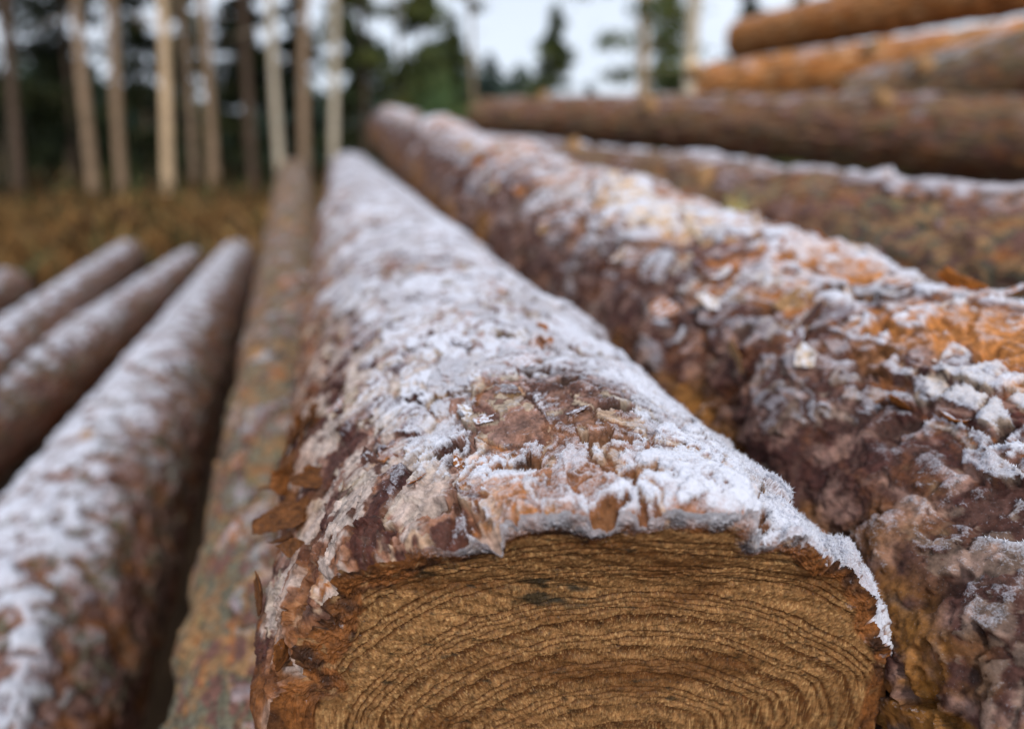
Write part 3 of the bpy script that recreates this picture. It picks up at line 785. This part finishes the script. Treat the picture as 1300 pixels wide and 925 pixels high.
GT = 'tall pines at the edge of the wood'; GS = 'spruces standing in the dark wood'; GF = 'young conifers beyond the log stack'
tall = [  # px, depth, radius, material, lean, label
    (24, 13.0, .17, M_TRUNK_DARK, (.01, 0), 'dark brown pine trunk nearest the left edge'),
    (96, 15.0, .10, M_TRUNK_DARK, (.0, 0), 'thin dim trunk in the shade, second from the left edge'),
    (120, 12.5, .155, M_TRUNK, (-.015, 0), 'brown pine trunk just left of a pale sky gap'),
    (162, 12.8, .150, M_TRUNK, (-.02, 0), 'light brown pine trunk left of the brightest tan one'),
    (219, 12.0, .155, M_TRUNK_TAN, (-.02, 0), 'brightest tan pine trunk in the left half of the wood'),
    (247, 12.9, .130, M_TRUNK, (-.035, 0), 'leaning trunk close behind the brightest tan one'),
    (270, 13.2, .150, M_TRUNK, (.0, 0), 'grey brown trunk with sky gaps on its right side'),
    (320, 14.0, .145, M_TRUNK_DARK, (.0, 0), 'dim trunk under a dark spruce crown, left of a whitish trunk'),
    (357, 13.5, .135, M_TRUNK_LIGHT, (-.01, 0), 'whitish grey trunk above the tip of the narrow mossy log'),
    (392, 12.5, .145, M_TRUNK, (.01, 0), 'brown trunk just right of the narrow mossy log tip'),
    (428, 13.0, .125, M_TRUNK_LIGHT, (.0, 0), 'whitish trunk above the tip of the central frosted log'),
    (463, 15.5, .10, M_TRUNK_DARK, (.0, 0), 'slim olive crowned pine between the tips of the two biggest frosted logs'),
    (508, 18.0, .11, M_TRUNK, (.01, 0), 'olive crowned pine left of the bushy pine with a bare lower trunk'),
    (602, 19.0, .10, M_TRUNK, (.0, 0), 'thin olive crowned pine just left of the wide sky gap'),
    (816, 15.0, .20, M_TRUNK_TAN, (.0, 0), 'olive crowned pine with a tan trunk, left of the cream trunk'),
    (873, 10.5, .165, M_TRUNK_LIGHT, (.012, 0), 'thick cream coloured trunk beside the rear log pile'),
]
for i, (px, dep, r, m, lean, lab) in enumerate(tall):
    m_ = m
    olive = 'olive' in lab
    tree(px, dep, lab, GT, 'open', 11.5 + (i * 37 % 10) * .2, wid=1.5 if not olive else (1.7 if px > 700 else 1.0), r=r, z0=5.2 if not olive else 1.9, seed=20 + i, tints=G1 if not olive else G2,
         tmat=m_, cards=2600 if not olive else (7000 if px > 700 else 2600), lean=lean, card=.10)
spr = [  # px, depth, height, width, tints, label
    (4, 14, 8.5, 1.6, G1, 'nearly black spruce filling the left edge of the wood'),
    (50, 22, 2.0, 1.1, G1, 'low dark spruce under the first sky gap on the left'),
    (90, 17, 8.5, 1.25, G1, 'dark spruce between the dim thin trunk and the first sky gap'),
    (140, 23, 2.4, 1.2, G1, 'low spruce under the bright gap beside the light brown trunk'),
    (190, 16, 8.5, 1.0, G1, 'dark spruce just left of the brightest tan trunk'),
    (240, 19, 7.5, .9, G2, 'greenish spruce behind the leaning trunk'),
    (316, 16, 6.2, 1.0, G1, 'pointed dark spruce left of the whitish grey trunk'),
    (378, 18, 7.8, .75, G1, 'narrow dark spruce behind the brown trunk'),
    (450, 17, 7.5, .8, G2, 'slim green spruce right of the whitish trunk'),
    (490, 26, 4.6, 1.3, G3, 'small bluish conifer left of the bushy green pine'),
    (540, 17, 5.8, .85, G2, 'bushy green pine with a bare lower trunk, above the orange log tip'),
    (578, 22, 4.8, .9, G2, 'young spruce with a blunt top right of the bushy green pine'),
    (622, 26, 4.2, 1.7, G3, 'round topped young conifer left of the wide sky gap'),
    (704, 22, 5.0, 1.35, G2, 'lone young spruce pointing into the wide sky gap'),
    (748, 27, 3.3, 1.5, G3, 'low bushy conifer right of the lone young spruce'),
    (845, 20, 6.0, 1.0, G2, 'green spruce between the tan and cream trunks'),
    (915, 24, 3.8, 1.0, G3, 'distant bluish spruce right of the cream trunk'),
    (948, 15, 5.0, .75, G1, 'dark spruce top rising behind the uppermost orange log'),
    (1005, 20, 6.0, .9, G2, 'green spruce top furthest right behind the uppermost orange log'),
]
for i, (px, dep, h, w, tints, lab) in enumerate(spr):
    low_trunk = 'bare lower' in lab
    tree(px, dep, lab, GF if px > 460 else GS, 'cone', h, wid=w, r=.09, z0=1.5 if low_trunk else .2, seed=60 + i, tints=tints, tmat=M_TRUNK, cards=12000 if px < 460 else 8500, card=.105, gap=0 if px < 460 else .12, name='spruce_tree', cat='tree', stubs=3)

# the wood goes on behind as one mass
rg = np.random.default_rng(9)
m = 150000
ang = rg.uniform(-1.15, 1.0, m); dist = rg.uniform(32, 60, m)
x = dist * np.sin(ang); y = dist * np.cos(ang)
prof = 1.6 + 2.3 * np.exp(-((ang + .10) / .13) ** 2) + 2.1 * (fbm(ang * 9, dist * 0, 70, 4) + .25) + 2.6 * sst(-.33, -.75, ang) + 1.2 * sst(.3, .6, ang)
z = rg.random(m) ** .8 * np.clip(prof, .6, 9) * 1.25
c = np.stack([x, y, z], 1); a = rg.normal(size=(m, 3)); a /= np.linalg.norm(a, axis=1, keepdims=True)
b = np.cross(a, rg.normal(size=(m, 3))); b /= np.linalg.norm(b, axis=1, keepdims=True)
sz = rg.uniform(.12, .34, m)[:, None]
v = np.empty((m, 4, 3)); v[:, 0] = c - a * sz; v[:, 1] = c - b * sz * .45; v[:, 2] = c + a * sz; v[:, 3] = c + b * sz * .45
tc = np.array(G3 + G1, f32)[rg.integers(0, 6, m)] * rg.uniform(.6, 1.5, (m, 1))
tag(mesh_np('distant_wood', v.reshape(-1, 3), np.arange(m)[:, None] * 4 + np.array([[0, 1, 2, 3]]), M_NEEDLE, smooth=False, attrs=dict(tint=np.repeat(tc, 4, axis=0))),
    'dark blue green conifer wood closing the view behind the trunks', 'wood', kind='stuff')
print('trees', time.time() - T0)

# ------------------------------------------------------------------ bits lying on the rough log
sprig('lichen_tuft', None, None, right, .78, 78, 46, .020, [(.50, .42, .16), (.42, .40, .20)], 3, spread=.012, part=True)
sprig('pine_sprig', 'dark green sprig of needles lying where the rough log passes the rear pile', 'sprig', right, 3.0, 92, 120, .16, [(.05, .09, .03), (.07, .12, .04)], 4, spread=.10)
twig('thin pale twig lying across the top of the rough orange log', right, .66, 112, .80, 96, .0022, (.50, .38, .26), 5)
pale = np.array([.70, .52, .32])
for lg, sp in ((R4, [(2.1, 150, .045, .10), (.9, 140, .03, .06)]), (R3, [(.9, 130, .03, .07), (2.2, 150, .035, .08), (3.3, 120, .03, .06)]), (R5, [(.8, 150, .03, .06), (1.7, 120, .025, .05)]),
               (R2, [(1.3, 125, .018, .04), (2.3, 110, .022, .05)]), (R4b, [(.6, 150, .03, .06)]), (L2, [(1.25, 96, .012, .018)]), (L1, [(1.1, 120, .012, .02), (2.4, 100, .014, .03)]), (right, [(1.9, 115, .02, .035)])):
    for k, (a_, b_, c_, d_) in enumerate(sp): stub(lg, a_, b_, c_, d_, pale if lg is R4 and k == 0 else TAN * .75, k, .3)
print('bits', time.time() - T0)

# ------------------------------------------------------------------ light
sc = bpy.context.scene
w = bpy.data.worlds.new('World'); sc.world = w; w.use_nodes = True
nt = w.node_tree; bg = nt.nodes['Background']
sky = nt.nodes.new('ShaderNodeTexSky'); sky.sky_type = 'NISHITA'; sky.sun_disc = False
SUN_EL, SUN_AZ = 42.0, 172.0      # azimuth clockwise from +Y
sky.sun_elevation = math.radians(SUN_EL); sky.sun_rotation = math.radians(SUN_AZ)
sky.air_density = 1.0; sky.dust_density = 1.5; sky.ozone_density = 1.5
tc = nt.nodes.new('ShaderNodeTexCoord'); nz = nt.nodes.new('ShaderNodeTexNoise')
nz.inputs['Scale'].default_value = 2.2; nz.inputs['Detail'].default_value = 5; nt.links.new(tc.outputs['Generated'], nz.inputs['Vector'])
mr = nt.nodes.new('ShaderNodeMapRange'); mr.inputs[1].default_value = .3; mr.inputs[2].default_value = .6; mr.inputs[3].default_value = .75; mr.inputs[4].default_value = 1.0
nt.links.new(nz.outputs['Fac'], mr.inputs[0])
mx = nt.nodes.new('ShaderNodeMix'); mx.data_type = 'RGBA'; nt.links.new(mr.outputs[0], mx.inputs[0]); nt.links.new(sky.outputs[0], mx.inputs[6])
mx.inputs[7].default_value = (10.6, 11.6, 13.2, 1); nt.links.new(mx.outputs[2], bg.inputs['Color']); bg.inputs['Strength'].default_value = .078
sl = bpy.data.lights.new('sun', 'SUN'); sl.energy = 2.0; sl.angle = math.radians(10); sl.color = (1, .92, .82)
so = bpy.data.objects.new('sun', sl); COL.objects.link(so)
from mathutils import Vector
az, el = math.radians(SUN_AZ), math.radians(SUN_EL)
tosun = Vector((math.sin(az) * math.cos(el), math.cos(az) * math.cos(el), math.sin(el)))
so.rotation_euler = tosun.to_track_quat('Z', 'Y').to_euler(); so.location = (0, -3, 5)

# ------------------------------------------------------------------ camera
cam = bpy.data.cameras.new('camera'); co = bpy.data.objects.new('camera', cam); COL.objects.link(co)
cam.sensor_width = 36; cam.lens = F / 1300 * 36; cam.shift_y = -(462.5 - CY) / 1300
cam.clip_start = .01; cam.clip_end = 1500
co.location = CAM; co.rotation_euler = (math.pi / 2 - PITCH, 0, 0)
cam.dof.use_dof = True; cam.dof.focus_distance = .335; cam.dof.aperture_fstop = 2.9; cam.dof.aperture_blades = 0
sc.camera = co
sc.render.engine = 'CYCLES'; sc.cycles.use_denoising = True; sc.cycles.max_bounces = 5; sc.cycles.diffuse_bounces = 3
sc.cycles.sample_clamp_indirect = 4; sc.cycles.use_adaptive_sampling = False
sc.view_settings.view_transform = 'Standard'; sc.view_settings.look = 'None'; sc.view_settings.gamma = 1; sc.view_settings.exposure = .20
if 't' in sc: del sc['t']
print('done', time.time() - T0)
